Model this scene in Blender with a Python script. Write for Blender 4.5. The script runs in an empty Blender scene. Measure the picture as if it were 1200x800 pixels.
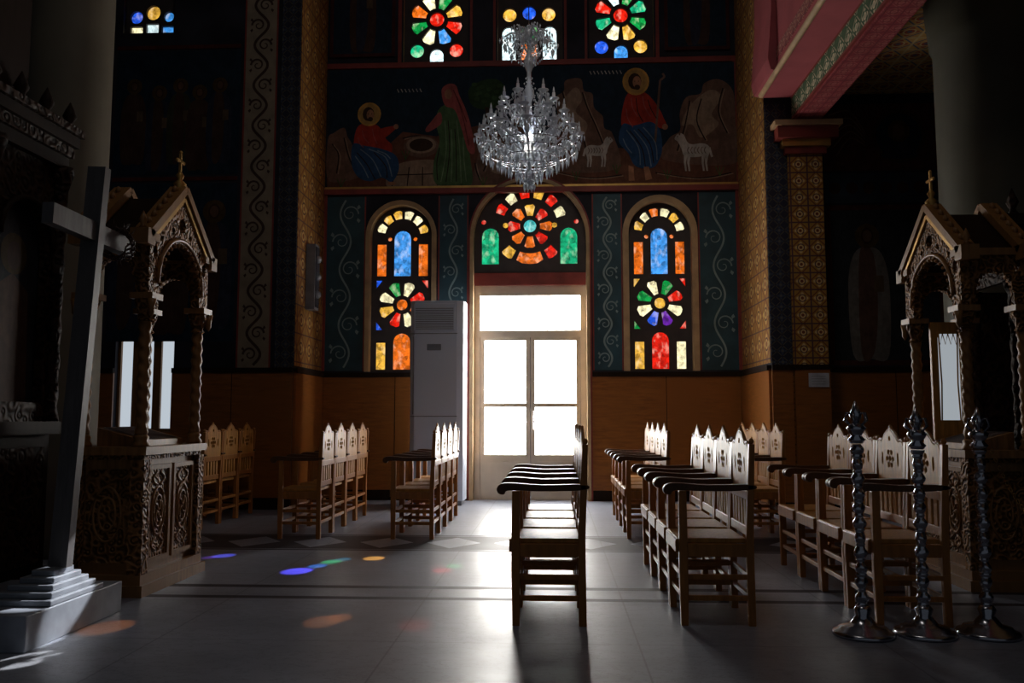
import bpy, bmesh, math, random
from mathutils import Vector, Matrix
from mathutils.geometry import tessellate_polygon
random.seed(7)
pi=math.pi
CAMH=1.1
PIT=math.atan(.09); YAW=math.atan(.05*math.cos(PIT))
# ------------------------------------------------------------------ materials
class NT:
    def __init__(s,name):
        s.mat=bpy.data.materials.new(name); s.mat.use_nodes=True
        s.t=s.mat.node_tree; s.b=s.t.nodes['Principled BSDF']; s._co=None
    def n(s,typ,**k):
        nd=s.t.nodes.new(typ)
        for a,b in k.items(): setattr(nd,a,b)
        return nd
    def L(s,a,b): s.t.links.new(a,b)
    def co(s):
        if s._co is None: s._co=s.n('ShaderNodeTexCoord').outputs['Object']
        return s._co
    def m(s,op,a,b=None,c=None):
        nd=s.n('ShaderNodeMath',operation=op)
        for i,x in enumerate((a,b,c)):
            if x is None: continue
            if isinstance(x,(int,float)): nd.inputs[i].default_value=x
            else: s.L(x,nd.inputs[i])
        return nd.outputs[0]
    def xyz(s):
        nd=s.n('ShaderNodeSeparateXYZ'); s.L(s.co(),nd.inputs[0]); return nd.outputs
    def mix(s,f,a,b):
        nd=s.n('ShaderNodeMix',data_type='RGBA')
        for i,x in ((0,f),(6,a),(7,b)):
            if isinstance(x,(int,float)): nd.inputs[i].default_value=x
            elif isinstance(x,tuple): nd.inputs[i].default_value=(*x[:3],1)
            else: s.L(x,nd.inputs[i])
        return nd.outputs[2]
    def noise(s,scale,detail=3,vec=(1,1,1),rough=.5):
        mp=s.n('ShaderNodeMapping'); mp.inputs['Scale'].default_value=vec; s.L(s.co(),mp.inputs[0])
        nd=s.n('ShaderNodeTexNoise'); nd.inputs['Scale'].default_value=scale; nd.inputs['Detail'].default_value=detail
        nd.inputs['Roughness'].default_value=rough
        s.L(mp.outputs[0],nd.inputs['Vector']); return nd.outputs[0]
    def ramp(s,f,a,b):
        nd=s.n('ShaderNodeMapRange'); nd.inputs[1].default_value=a; nd.inputs[2].default_value=b; s.L(f,nd.inputs[0]); return nd.outputs[0]
    def bump(s,h,st=.3,d=.01):
        nd=s.n('ShaderNodeBump'); nd.inputs['Strength'].default_value=st; nd.inputs['Distance'].default_value=d
        s.L(h,nd.inputs['Height']); s.L(nd.outputs[0],s.b.inputs['Normal'])
    def base(s,c): 
        if isinstance(c,tuple): s.b.inputs['Base Color'].default_value=(*c,1)
        else: s.L(c,s.b.inputs['Base Color'])
    def rm(s,r,m=0,sp=.5):
        s.b.inputs['Roughness'].default_value=r; s.b.inputs['Metallic'].default_value=m; s.b.inputs['Specular IOR Level'].default_value=sp
def sc(c,k): return tuple(min(1,x*k) for x in c)
def simple(name,c,rough=.5,metal=0,var=.2,vs=6,bump=0,sp=.5):
    t=NT(name); f=t.ramp(t.noise(vs,4),.3,.7)
    t.base(t.mix(f,sc(c,1-var),sc(c,1+var))); t.rm(rough,metal,sp)
    if bump: t.bump(t.noise(vs*8,3),bump,.005)
    return t.mat
def wood(name,c,rough=.35,vec=(9,9,1.2),k=.55,sp=.4):
    t=NT(name); a=t.noise(4,5,vec,.6); b=t.noise(1.5,2)
    f=t.ramp(a,.3,.7); col=t.mix(f,sc(c,k),sc(c,1.15)); col=t.mix(t.ramp(b,.35,.7),col,sc(c,.8))
    t.base(col); t.rm(rough,0,sp); t.bump(a,.1,.003); return t.mat
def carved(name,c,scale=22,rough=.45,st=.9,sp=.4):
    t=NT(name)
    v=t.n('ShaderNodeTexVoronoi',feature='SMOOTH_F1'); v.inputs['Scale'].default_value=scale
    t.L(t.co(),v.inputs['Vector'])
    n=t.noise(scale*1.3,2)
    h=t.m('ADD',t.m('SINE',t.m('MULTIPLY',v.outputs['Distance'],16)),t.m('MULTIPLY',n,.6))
    t.base(t.mix(t.ramp(h,-.6,1.2),sc(c,.35),sc(c,1.2))); t.rm(rough,0,sp); t.bump(h,st,.012); return t.mat  # shade in the relief's crevices is mixed into the base colour
def tiles(name,ax,size,c_bg,c_a,c_b,c_c,rough=.5,lw=.455):
    t=NT(name); o=t.xyz(); idx={'x':0,'y':1,'z':2}
    u=t.m('SUBTRACT',t.m('FRACT',t.m('DIVIDE',o[idx[ax[0]]],size)),.5)
    v=t.m('SUBTRACT',t.m('FRACT',t.m('DIVIDE',o[idx[ax[1]]],size)),.5)
    au=t.m('ABSOLUTE',u); av=t.m('ABSOLUTE',v)
    r=t.m('SQRT',t.m('ADD',t.m('MULTIPLY',u,u),t.m('MULTIPLY',v,v)))
    ang=t.m('ARCTAN2',v,u)
    pet=t.m('ADD',.25,t.m('MULTIPLY',.1,t.m('COSINE',t.m('MULTIPLY',ang,4))))
    inpet=t.m('LESS_THAN',r,pet)
    edge=t.m('GREATER_THAN',t.m('MAXIMUM',au,av),lw)
    dia=t.m('LESS_THAN',t.m('ABSOLUTE',t.m('SUBTRACT',t.m('ADD',au,av),.52)),.045)
    ring=t.m('LESS_THAN',t.m('ABSOLUTE',t.m('SUBTRACT',r,.2)),.03)
    cen=t.m('LESS_THAN',r,.09)
    col=t.mix(inpet,c_bg,c_a); col=t.mix(dia,col,c_b); col=t.mix(ring,col,c_c); col=t.mix(cen,col,c_b); col=t.mix(edge,col,c_c)
    col=t.mix(t.m('MULTIPLY',t.ramp(t.noise(7,4),.4,.8),.35),col,(.05,.03,.02))
    t.base(col); t.rm(rough,0,.3); return t.mat
GL={}
def glass(c,st):
    key=(c,st)
    if key in GL: return GL[key]
    t=NT('stained_glass'); t.base((.02,.02,.02)); t.rm(.15)
    v=t.n('ShaderNodeTexVoronoi'); v.inputs['Scale'].default_value=16; t.L(t.co(),v.inputs['Vector'])
    f=t.ramp(t.m('ADD',t.noise(20,4),t.m('MULTIPLY',t.m('SUBTRACT',v.outputs['Color'],.5),.5)),.2,.85)
    col=t.mix(f,sc(c,.25),sc(c,1.1))
    hot=t.m('MULTIPLY',t.ramp(t.noise(11,3,(1,1,.6)),.52,.68),.65)
    col=t.mix(hot,col,tuple(min(1,x*.6+y) for x,y in zip(c,(.45,.4,.3))))
    t.L(col,t.b.inputs['Emission Color']); t.b.inputs['Emission Strength'].default_value=st
    GL[key]=t.mat; return t.mat
def emis(name,c,st):
    t=NT(name); t.base((.1,.1,.1)); t.rm(.2)
    t.b.inputs['Emission Color'].default_value=(*c,1); t.b.inputs['Emission Strength'].default_value=st; return t.mat

# ------------------------------------------------------------------ mesh builder
def mp(ax,u,v,w):
    return (u,w,v) if ax=='y' else ((w,u,v) if ax=='x' else (u,v,w))
class MB:
    def __init__(s): s.v=[];s.f=[];s.m=[];s.s=[];s.mats=[]
    def mi(s,mat):
        if mat not in s.mats: s.mats.append(mat)
        return s.mats.index(mat)
    def add(s,vs,fs,mat,smooth=False):
        o=len(s.v); s.v+= [tuple(x) for x in vs]; k=s.mi(mat)
        for f in fs: s.f.append([i+o for i in f]); s.m.append(k); s.s.append(smooth)
    def box(s,a,b,mat):
        x0,y0,z0=a;x1,y1,z1=b
        s.add([(x0,y0,z0),(x1,y0,z0),(x1,y1,z0),(x0,y1,z0),(x0,y0,z1),(x1,y0,z1),(x1,y1,z1),(x0,y1,z1)],
              [(0,3,2,1),(4,5,6,7),(0,1,5,4),(1,2,6,5),(2,3,7,6),(3,0,4,7)],mat)
    def beam(s,p,q,w,h,mat,up=(0,0,1)):
        p=Vector(p);q=Vector(q);d=(q-p).normalized();u=Vector(up)
        if abs(d.dot(u))>.95: u=Vector((1,0,0))
        r=d.cross(u).normalized()*w/2; t=r.cross(d).normalized()*h/2
        vs=[p-r-t,p+r-t,p+r+t,p-r+t,q-r-t,q+r-t,q+r+t,q-r+t]
        s.add(vs,[(0,1,2,3),(7,6,5,4),(0,4,5,1),(1,5,6,2),(2,6,7,3),(3,7,4,0)],mat)
    def prism(s,poly,ax,a,b,mat,smooth=False):
        n=len(poly)
        vs=[mp(ax,u,v,a) for u,v in poly]+[mp(ax,u,v,b) for u,v in poly]
        s.add(vs,[list(range(n)),list(range(2*n-1,n-1,-1))],mat)
        s.add(vs,[(i,i+n,(i+1)%n+n,(i+1)%n) for i in range(n)],mat,smooth)
    def flat(s,poly,ax,a,mat):
        s.add([mp(ax,u,v,a) for u,v in poly],[list(range(len(poly)))],mat)
    def plate(s,outer,holes,ax,a,b,mat,edge=None):
        polys=[outer]+holes
        tri=tessellate_polygon([[Vector((u,v,0)) for u,v in p] for p in polys])
        allp=[q for p in polys for q in p]
        vs=[mp(ax,u,v,a) for u,v in allp]
        s.add(vs,[tuple(t) for t in tri],mat)
        vs2=[mp(ax,u,v,b) for u,v in allp]
        s.add(vs2,[tuple(reversed(t)) for t in tri],mat)
        for p in polys:
            n=len(p)
            vv=[mp(ax,u,v,a) for u,v in p]+[mp(ax,u,v,b) for u,v in p]
            s.add(vv,[(i,(i+1)%n,(i+1)%n+n,i+n) for i in range(n)],edge or mat)
    def lathe(s,prof,c,mat,seg=16,twist=None,sy=1):
        vs=[];fs=[]
        for j,(r,z) in enumerate(prof):
            for i in range(seg):
                a=2*pi*i/seg
                k=1
                if twist: k=1+twist[0]*math.sin(twist[1]*a+twist[2]*z)
                vs.append((c[0]+r*k*math.cos(a),c[1]+r*k*math.sin(a)*sy,c[2]+z))
        for j in range(len(prof)-1):
            for i in range(seg):
                fs.append((j*seg+i,j*seg+(i+1)%seg,(j+1)*seg+(i+1)%seg,(j+1)*seg+i))
        s.add(vs,fs,mat,True)
        s.add([vs[i] for i in range(seg)],[list(range(seg-1,-1,-1))],mat)
        s.add(vs[-seg:],[list(range(seg))],mat)
    def tube(s,pts,r,mat,seg=6,closed=False):
        P=[Vector(p) for p in pts];n=len(P);vs=[];fs=[]
        for j,p in enumerate(P):
            if closed: d=(P[(j+1)%n]-P[j-1])
            else: d=(P[min(j+1,n-1)]-P[max(j-1,0)])
            d.normalize(); u=Vector((0,0,1)) if abs(d.z)<.9 else Vector((1,0,0))
            a=d.cross(u).normalized(); b=a.cross(d)
            rr=r[j] if isinstance(r,list) else r
            for i in range(seg):
                t=2*pi*i/seg; vs.append(p+a*rr*math.cos(t)+b*rr*math.sin(t))
        for j in range(n if closed else n-1):
            k=(j+1)%n
            for i in range(seg): fs.append((j*seg+i,j*seg+(i+1)%seg,k*seg+(i+1)%seg,k*seg+i))
        s.add(vs,fs,mat,True)
        if not closed:
            s.add(vs[:seg],[list(range(seg-1,-1,-1))],mat); s.add(vs[-seg:],[list(range(seg))],mat)
    def ribbon(s,pts,w,ax,a,mat):
        n=len(pts);vs=[];fs=[]
        for j,(u,v) in enumerate(pts):
            p0=pts[max(j-1,0)];p1=pts[min(j+1,n-1)]
            dx,dy=p1[0]-p0[0],p1[1]-p0[1];l=math.hypot(dx,dy) or 1
            ww=w[j] if isinstance(w,list) else w
            nx,ny=-dy/l*ww/2,dx/l*ww/2
            vs+=[mp(ax,u+nx,v+ny,a),mp(ax,u-nx,v-ny,a)]
        for j in range(n-1): fs.append((2*j,2*j+1,2*j+3,2*j+2))
        s.add(vs,fs,mat)
    def ball(s,c,r,mat,seg=8,sz=1):
        n=max(4,seg//2)
        s.lathe([(max(.0005,r*math.sin(pi*j/n)),-r*sz*math.cos(pi*j/n)) for j in range(n+1)],c,mat,seg)
    def gem(s,c,r,h,mat,up=.35):
        x,y,z=c
        a=random.random()*pi
        vs=[(x,y,z+h*up),(x,y,z-h*(1-up))]+[(x+r*math.cos(a+k*pi/2),y+r*math.sin(a+k*pi/2),z) for k in range(4)]
        s.add(vs,[(0,2+k,2+(k+1)%4) for k in range(4)]+[(1,2+(k+1)%4,2+k) for k in range(4)],mat)
    def obj(s,name,loc=(0,0,0),bevel=0,mesh=None,fix=True):
        if mesh is None:
            mesh=bpy.data.meshes.new(name); mesh.from_pydata(s.v,[],s.f)
            for m in s.mats: mesh.materials.append(m)
            for p,k,sm in zip(mesh.polygons,s.m,s.s): p.material_index=k; p.use_smooth=sm
            if fix:
                bm=bmesh.new(); bm.from_mesh(mesh); bmesh.ops.remove_doubles(bm,verts=bm.verts,dist=1e-5)
                bmesh.ops.recalc_face_normals(bm,faces=bm.faces); bm.to_mesh(mesh); bm.free()
            mesh.update()
        o=bpy.data.objects.new(name,mesh); o.location=loc; bpy.context.collection.objects.link(o)
        if bevel:
            b=o.modifiers.new('bevel','BEVEL'); b.width=bevel; b.segments=2; b.limit_method='ANGLE'; b.angle_limit=.7
        return o
def smooth_poly(pts,k=5):
    n=len(pts);out=[]
    for i in range(n):
        p0,p1,p2,p3=pts[i-1],pts[i],pts[(i+1)%n],pts[(i+2)%n]
        for j in range(k):
            t=j/k
            out.append(tuple(.5*((2*p1[c])+(-p0[c]+p2[c])*t+(2*p0[c]-5*p1[c]+4*p2[c]-p3[c])*t*t+(-p0[c]+3*p1[c]-3*p2[c]+p3[c])*t**3) for c in (0,1)))
    return out
def smooth_line(pts,k=5):
    q=[pts[0]]+list(pts)+[pts[-1]]; out=[]
    for i in range(1,len(q)-2):
        p0,p1,p2,p3=q[i-1],q[i],q[i+1],q[i+2]
        for j in range(k):
            t=j/k
            out.append(tuple(.5*((2*p1[c])+(-p0[c]+p2[c])*t+(2*p0[c]-5*p1[c]+4*p2[c]-p3[c])*t*t+(-p0[c]+3*p1[c]-3*p2[c]+p3[c])*t**3) for c in (0,1)))
    out.append(tuple(pts[-1])); return out
# measurements taken from the photo are turned into metres on a vertical plane at distance d
def ray(px,py):
    x=(px-600)/1000; u=(400-py)/1000
    y1=math.cos(PIT)-math.sin(PIT)*u; z1=math.sin(PIT)+math.cos(PIT)*u
    X=x*math.cos(YAW)-y1*math.sin(YAW); Y=x*math.sin(YAW)+y1*math.cos(YAW)
    return X/Y,z1/Y
def WD(d,xr=621,yr=335):
    def f(px,py): return (ray(px,yr)[0]*d, CAMH+ray(xr,py)[1]*d)
    return f
def fl(px,py):
    a,b=ray(px,py); d=-CAMH/b; return (a*d,d,0)
D=11.6
W=WD(D)
WU=WD(D,621,30)
def arch(cx,z0,zs,r,n=24):
    return [(cx-r,z0),(cx-r,zs)]+[(cx-r*math.cos(pi*i/n),zs+r*math.sin(pi*i/n)) for i in range(1,n)]+[(cx+r,zs),(cx+r,z0)]
def circ(cx,cy,rx,ry=None,n=20):
    ry=ry or rx
    return [(cx+rx*math.cos(2*pi*i/n),cy+ry*math.sin(2*pi*i/n)) for i in range(n)]

# palette
m_wain=wood('wainscot_wood',(.36,.125,.025),.33,(1.2,1.2,9))
m_chair=wood('chair_wood',(.46,.18,.035),.33,sp=.4)
m_chair_pale=wood('chair_panel_wood',(.6,.28,.06),.42,sp=.35)
m_chair_arm=wood('chair_arm_wood',(.12,.05,.018),.4)
m_kiosk=wood('carved_oak',(.32,.15,.045),.4,sp=.35)
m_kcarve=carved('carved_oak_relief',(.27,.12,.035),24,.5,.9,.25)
m_dark=wood('dark_walnut',(.025,.013,.008),.6,sp=.12)
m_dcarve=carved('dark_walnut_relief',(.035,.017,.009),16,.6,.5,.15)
m_gold=simple('gilt',(.55,.32,.09),.4,.7)
m_plas=simple('dark_fresco_plaster',(.026,.026,.036),.7,0,.5,2,0,.2)
m_teal=simple('teal_panel_paint',(.02,.065,.085),.6,0,.3,4)
m_navy=simple('navy_paint',(.022,.035,.055),.6,0,.35,4)
m_red=simple('red_trim_paint',(.24,.035,.025),.55)
m_beige=simple('beige_stone_trim',(.5,.33,.17),.6)
m_trac=simple('tracery_stone',(.055,.042,.04),.7)
m_vine=simple('vine_paint',(.22,.3,.3),.6)
m_goldtile_xz=tiles('gold_tile_front','xz',.2,(.42,.22,.04),(.72,.52,.24),(.2,.05,.02),(.10,.04,.05))
m_goldtile_yz=tiles('gold_tile_side','yz',.36,(.40,.2,.04),(.68,.44,.15),(.24,.06,.02),(.11,.04,.05),.5,.475)
m_goldtile_xy=tiles('gold_tile_ceiling','xy',.3,(.6,.34,.1),(.4,.07,.03),(.1,.12,.2),(.65,.5,.25))
m_blueband=tiles('blue_band','xz',.13,(.015,.02,.045),(.06,.08,.12),(.12,.1,.06),(.02,.02,.04))
m_green=tiles('green_leaf_frieze','yz',.22,(.04,.13,.06),(.75,.7,.5),(.5,.48,.34),(.05,.15,.07))
m_redtile=tiles('red_frieze','xy',.16,(.3,.05,.06),(.45,.15,.13),(.4,.12,.11),(.2,.03,.04))
m_redtile_yz=tiles('red_frieze_side','yz',.14,(.28,.04,.05),(.45,.16,.13),(.5,.3,.2),(.16,.03,.04))
m_pink=simple('pink_plaster',(.38,.09,.1),.7,0,.15,2,0,.2)
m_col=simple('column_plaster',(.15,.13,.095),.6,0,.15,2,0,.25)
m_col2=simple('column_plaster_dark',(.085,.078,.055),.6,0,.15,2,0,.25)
m_silver=simple('silver',(.5,.5,.55),.2,1,.15)
m_marb=simple('base_marble',(.27,.29,.33),.3,0,.35,5)
m_door=simple('cream_door_paint',(.6,.5,.38),.4,0,.08)
m_doorglass=emis('daylit_frosted_glass',(1,.97,.92),19)
m_brn=simple('brown_paint',(.05,.02,.012),.6)

# ------------------------------------------------------------------ floor
t=NT('marble_floor'); o=t.xyz()
n1=t.noise(1.1,6,(1,1.4,1),.65); n2=t.noise(5,6,(1,2,1),.7)
col=t.mix(t.ramp(n1,.3,.7),(.18,.20,.25),(.36,.38,.45))
vein=t.m('LESS_THAN',t.m('ABSOLUTE',t.m('SUBTRACT',n2,.5)),.012)
col=t.mix(t.m('MULTIPLY',vein,.4),col,(.1,.1,.12))
def seam(s_,size,off):
    f=t.m('FRACT',t.m('DIVIDE',t.m('ADD',s_,off),size)); return t.m('LESS_THAN',f,.008)
sm=t.m('MAXIMUM',seam(o[0],1.2,20),seam(o[1],.9,20))
col=t.mix(t.m('MULTIPLY',sm,.5),col,(.07,.07,.08))
def band(c,w): return t.m('LESS_THAN',t.m('ABSOLUTE',t.m('SUBTRACT',o[1],c)),w)
b=t.m('MAXIMUM',band(5.66,.045),band(5.32,.04))
b=t.m('MAXIMUM',b,t.m('MAXIMUM',band(8.12,.03),band(7.22,.03)))
zz=t.m('ABSOLUTE',t.m('SUBTRACT',t.m('FRACT',t.m('DIVIDE',o[0],.6)),.5))
yy=t.m('DIVIDE',t.m('ABSOLUTE',t.m('SUBTRACT',o[1],7.67)),.8)
mo=t.m('MULTIPLY',t.m('LESS_THAN',yy,.5),t.m('GREATER_THAN',t.m('ADD',zz,yy),.40))
mask=t.m('MAXIMUM',b,mo)
col=t.mix(t.m('MULTIPLY',mask,.93),col,(.03,.018,.02))
t.base(col)
t.L(t.m('ADD',.27,t.m('ADD',t.m('MULTIPLY',n1,.22),t.m('MULTIPLY',mask,.12))),t.b.inputs['Roughness'])
t.L(t.m('SUBTRACT',.5,t.m('MULTIPLY',mask,.35)),t.b.inputs['Specular IOR Level'])
t.bump(n1,.04,.02)
g=MB(); g.box((-8,-3,-.1),(7.2,12.2,0),t.mat); g.obj('floor')
g=MB(); g.box((-8,-3,7.9),(7.2,12.2,8.0),m_plas); g.obj('ceiling')
H=7.9
# ------------------------------------------------------------------ windows
def pc(poly,Wf=W): return [Wf(*p) for p in poly]
def wedge(cx,cy,r0,r1,a0,a1,n=4,j=.9):
    P=[]
    for i in range(n+1):
        a=math.radians(a0+(a1-a0)*i/n); r=r1-(2.4 if i in (0,n) else 0)*(r1-r0)/18; P.append((cx+r*math.cos(a)+random.uniform(-j,j)*.6,cy-r*math.sin(a)+random.uniform(-j,j)*.6))
    for i in range(n+1):
        a=math.radians(a1+(a0-a1)*i/n); P.append((cx+r0*math.cos(a),cy-r0*math.sin(a)))
    return P
def rect(x0,x1,y0,y1): return [(x0,y0),(x1,y0),(x1,y1),(x0,y1)]
def alight(cx,w,yt,yb,n=8):
    r=w/2; return [(cx-r,yb),(cx-r,yt+r)]+[(cx-r*math.cos(pi*i/n),yt+r-r*math.sin(pi*i/n)) for i in range(1,n)]+[(cx+r,yt+r),(cx+r,yb)]
RED=(.8,.015,.005);GRN=(.005,.33,.06);EMR=(.01,.5,.22);BLU=(.02,.12,.9);DBL=(.03,.02,.6);ORG=(.9,.17,.01);YEL=(1,.5,.06);WHT=(1,.85,.5);CYN=(.08,.65,.65);SKY=(.06,.34,.9);PUR=(.16,.02,.42);COOL=(.7,.9,1)
def rosette(cx,cy,r0,r1,cols,n=8,gap=9,rot=0):
    out=[]
    for i in range(n):
        a=rot+360*i/n; h=180/n
        out.append((wedge(cx,cy,r0,r1,a-h+gap*.5,a+h-gap*.5),cols[i%len(cols)]))
    return out
def window(name,outline,pieces,Wf=W,y=None,st=1.25):
    y=D if y is None else y
    g=MB()
    g.plate(pc(outline,Wf),[pc(p,Wf) for p,c in pieces],'y',y+.08,y+.15,m_trac)
    for p,c in pieces:
        g.flat(pc(p,Wf),'y',y+.12,glass(c,st*(1.3 if c in (WHT,COOL) else 1)))
    return g.obj(name,fix=False)
def apx(cx,R,ys,yb): return [(cx-R,yb),(cx-R,ys)]+[(cx-R*math.cos(pi*i/24),ys-R*math.sin(pi*i/24)) for i in range(1,24)]+[(cx+R,ys),(cx+R,yb)]
def side_pieces(cx,fan,lights,ros,cen,bot,crn):
    P=[]
    for i in range(6):
        a=8+i*28; P.append((wedge(cx,274,21,31,a,a+21),fan[i%len(fan)]))
    for q in (-1,1): P.append((circ(cx+q*15,277,2.6,None,8),ORG))
    P.append((rect(cx-30,cx-19,283,321),lights[0])); P.append((alight(cx,20,267,321),lights[1])); P.append((rect(cx+19,cx+30,283,321),lights[2]))
    P+=rosette(cx,355,11,27.5,ros,8,15,22.5)
    P.append((circ(cx,355,6.5),cen))
    for i,(dx,yy_) in enumerate(((-28,330),(28,330),(-28,381),(28,381))):
        s=1 if dx>0 else -1; v=1 if yy_>355 else -1
        P.append(([(cx+dx+2.5*s,yy_+4*v),(cx+dx-5*s,yy_+4*v),(cx+dx+2.5*s,yy_-6*v)],crn[i]))
    P.append((rect(cx-30,cx-19,400,432),bot[0])); P.append((alight(cx,20,389,432),bot[1])); P.append((rect(cx+19,cx+30,400,432),bot[2]))
    return P
window('window_1',apx(470,36,275,435),side_pieces(470,[YEL,WHT,WHT,YEL],[ORG,SKY,ORG],[RED,WHT,GRN,WHT,YEL,RED,WHT,ORG],ORG,[YEL,ORG,YEL],[BLU,RED,BLU,RED]))
window('window_2',apx(774,37,275,435),side_pieces(774,[WHT,YEL,WHT,ORG],[ORG,SKY,ORG],[RED,GRN,WHT,GRN,WHT,BLU,PUR,WHT],YEL,[YEL,RED,WHT],[YEL,RED,GRN,RED]))
P=[(circ(621,263,7.5),CYN)]+rosette(621,263,12,26,[ORG,RED,YEL,ORG,RED,ORG],8,14,0)
for i,c in enumerate([WHT,RED,YEL,RED,WHT,RED]):
    P.append((wedge(621,263,33,45,16+i*25,16+i*25+17),c))
P+=[(alight(574,20,265,308),EMR),(alight(667,20,265,308),EMR),(wedge(621,263,32,45,248,292),ORG),(wedge(621,263,33,46,222,240),YEL),(wedge(621,263,33,46,300,318),RED),(circ(592,262,3.5,None,8),YEL),(circ(650,262,3.5,None,8),YEL),(circ(566,258,3,None,8),RED),(circ(676,258,3,None,8),RED)]
window('window_3',apx(621,66,278,318),P)
def up(cx,ros,cen,c1,c2,li):
    P=[(circ(cx,17,8.5),cen)]+rosette(cx,17,13,31,ros,8,14,22.5)
    P+=[(circ(cx-23,54,8),c1),(circ(cx+23,54,8),c2),(alight(cx,16,52,68),li)]
    for dx in (-24,0,24): P.append((alight(cx+dx,14,-52 if dx else -54,-22),random.choice([WHT,ORG,SKY])))
    return P
window('window_4',rect(473,549,70,-60),up(511,[YEL,GRN,WHT,ORG,GRN,WHT,SKY,RED],RED,EMR,RED,COOL),st=1.6,Wf=WU)
window('window_6',rect(690,766,70,-60),up(728,[EMR,GRN,COOL,RED,EMR,WHT,YEL,GRN],RED,BLU,YEL,SKY),st=1.6,Wf=WU)
P=[(circ(597,14,8),YEL),(circ(620,12,8),BLU),(circ(643,14,8),YEL),(alight(596,16,28,68),COOL),(rect(611,629,28,44),GRN),(rect(611,629,48,68),ORG),(alight(644,16,28,68),COOL)]
for dx in (-24,0,24): P.append((alight(620+dx,14,-50,-6),random.choice([WHT,ORG,SKY])))
window('window_5',rect(583,659,70,-60),P,st=1.6,Wf=WU)

# walls ------------------------------------------------------------
XL,XR=-3.21,2.53
dpoly=pc(apx(621,66,278,585)); dpoly[0]=(dpoly[0][0],0); dpoly[-1]=(dpoly[-1][0],0)
outer=[(XL,0)]+dpoly+[(XR,0),(XR,H),(XL,H)]
holes=[pc(apx(470,36,275,435)),pc(apx(774,37,275,435)),pc(rect(473,549,70,-60),WU),pc(rect(583,659,70,-60),WU),pc(rect(690,766,70,-60),WU)]
g=MB(); g.plate(outer,holes,'y',D,D+.3,m_plas,m_beige); g.obj('wall_back',fix=False)
YL=10.36; WL=WD(YL,200,300)
g=MB(); g.plate([(-8,0),(XL-.24,0),(XL-.24,H),(-8,H)],[pc(rect(140,208,372,506),WL),pc(rect(133,194,38,-50),WL)],'y',YL,YL+.25,m_plas); g.obj('wall_left_front',fix=False)
P=[(circ(145,16,7.5),BLU),(circ(165,11,8.5),YEL),(circ(184,16,6),SKY),(rect(138,153,27,36),WHT),(rect(157,172,24,36),COOL),(rect(176,190,27,36),SKY),(rect(140,188,-40,-6),ORG)]
window('window_7',rect(133,194,38,-50),P,WL,YL,1.1)
g=MB(); m_pane=emis('daylit_pane',(.8,.9,1),.6)
g.plate(pc(rect(140,208,372,506),WL),[pc(rect(143,157,377,502),WL),pc(rect(166,181,377,502),WL),pc(rect(190,205,377,502),WL)],'y',YL+.08,YL+.14,m_kiosk)
for a,b_ in ((143,157),(166,181),(190,205)): g.flat(pc(rect(a,b_,377,502),WL),'y',YL+.12,m_pane)
g.obj('window_8',fix=False)
g=MB(); g.box((XL-.24,YL,0),(XL,D+.3,H),m_plas); g.box((XL-.001,YL+.02,1.75),(XL+.006,D-.02,H),m_goldtile_yz)
g.box((XL-.24,YL-.012,1.72),(XL-.0,YL,H),m_blueband); g.obj('wall_left_pier')
YR=10.1
g=MB(); g.box((XR,YR,0),(3.18,D+.3,H),m_plas); g.box((XR-.006,YR+.02,1.75),(XR+.001,D-.02,H),m_goldtile_yz)
g.box((XR,YR-.01,1.72),(2.78,YR,4.85),m_blueband); g.box((2.78,YR-.05,0.0),(3.18,YR,4.25),m_goldtile_xz)
g.obj('wall_right_pier')
g=MB()
for i,(z0,z1,e,mm) in enumerate(((4.22,4.30,.04,m_red),(4.30,4.38,.08,m_gold),(4.38,4.52,.15,m_red),(4.52,4.58,.19,m_beige))):
    g.box((2.78-e,YR-.06-e,z0),(3.18+e,YR-.012,z1),mm)
g.obj('pier_capital')
g=MB(); g.box((3.18,10.6,0),(7.0,10.8,H),m_plas); g.obj('wall_right_front')
g=MB(); g.box((-8.2,-3,0),(-8,YL+.25,H),m_plas); g.obj('wall_left')
g=MB(); g.box((7.0,-3,0),(7.2,10.8,H),m_plas); g.obj('wall_right')
tn=[5]
def tname(): tn[0]+=1; return 'trim_%d'%tn[0]  # wainscot panelling pieces, numbered on after the trims
def wain(x0,x1,y,top=1.68,cap=True):
    g=MB()
    g.box((x0,y-.03,0),(x1,y,top),m_wain)
    if cap: g.box((x0,y-.05,1.66),(x1,y,1.72),m_dark)
    g.box((x0,y-.045,0),(x1,y,.14),m_dark)
    n=max(1,round((x1-x0)/1.0))
    for i in range(1,n): 
        x=x0+(x1-x0)*i/n; g.box((x-.004,y-.033,.14),(x+.004,y-.02,min(1.66,top)),m_dark)
    g.obj(tname())
dl=W(549,0)[0]; dr=W(693,0)[0]
wain(XL+.035,dl,D); wain(dr,XR-.035,D)
wl0,wl1=WL(140,0)[0],WL(208,0)[0]
wain(-7.98,wl0,YL); wain(wl0,wl1,YL,WL(0,506)[1],False); wain(wl1,XL,YL-.013); wain(XR,2.77,YR-.01); wain(3.19,6.98,10.6)
g=MB()
g.box((XL,YL,0),(XL+.03,D-.0,1.68),m_wain); g.box((XL,YL,1.66),(XL+.05,D,1.72),m_dark); g.obj(tname())
g=MB()
g.box((XR-.03,YR,0),(XR,D,1.68),m_wain); g.box((XR-.05,YR,1.66),(XR,D,1.72),m_dark); g.obj(tname())
g=MB()
g.box((2.78,YR-.09,0),(3.18,YR-.05,1.68),m_wain); g.box((2.76,YR-.1,1.66),(3.2,YR-.05,1.72),m_dark)
g.obj(tname())
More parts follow.
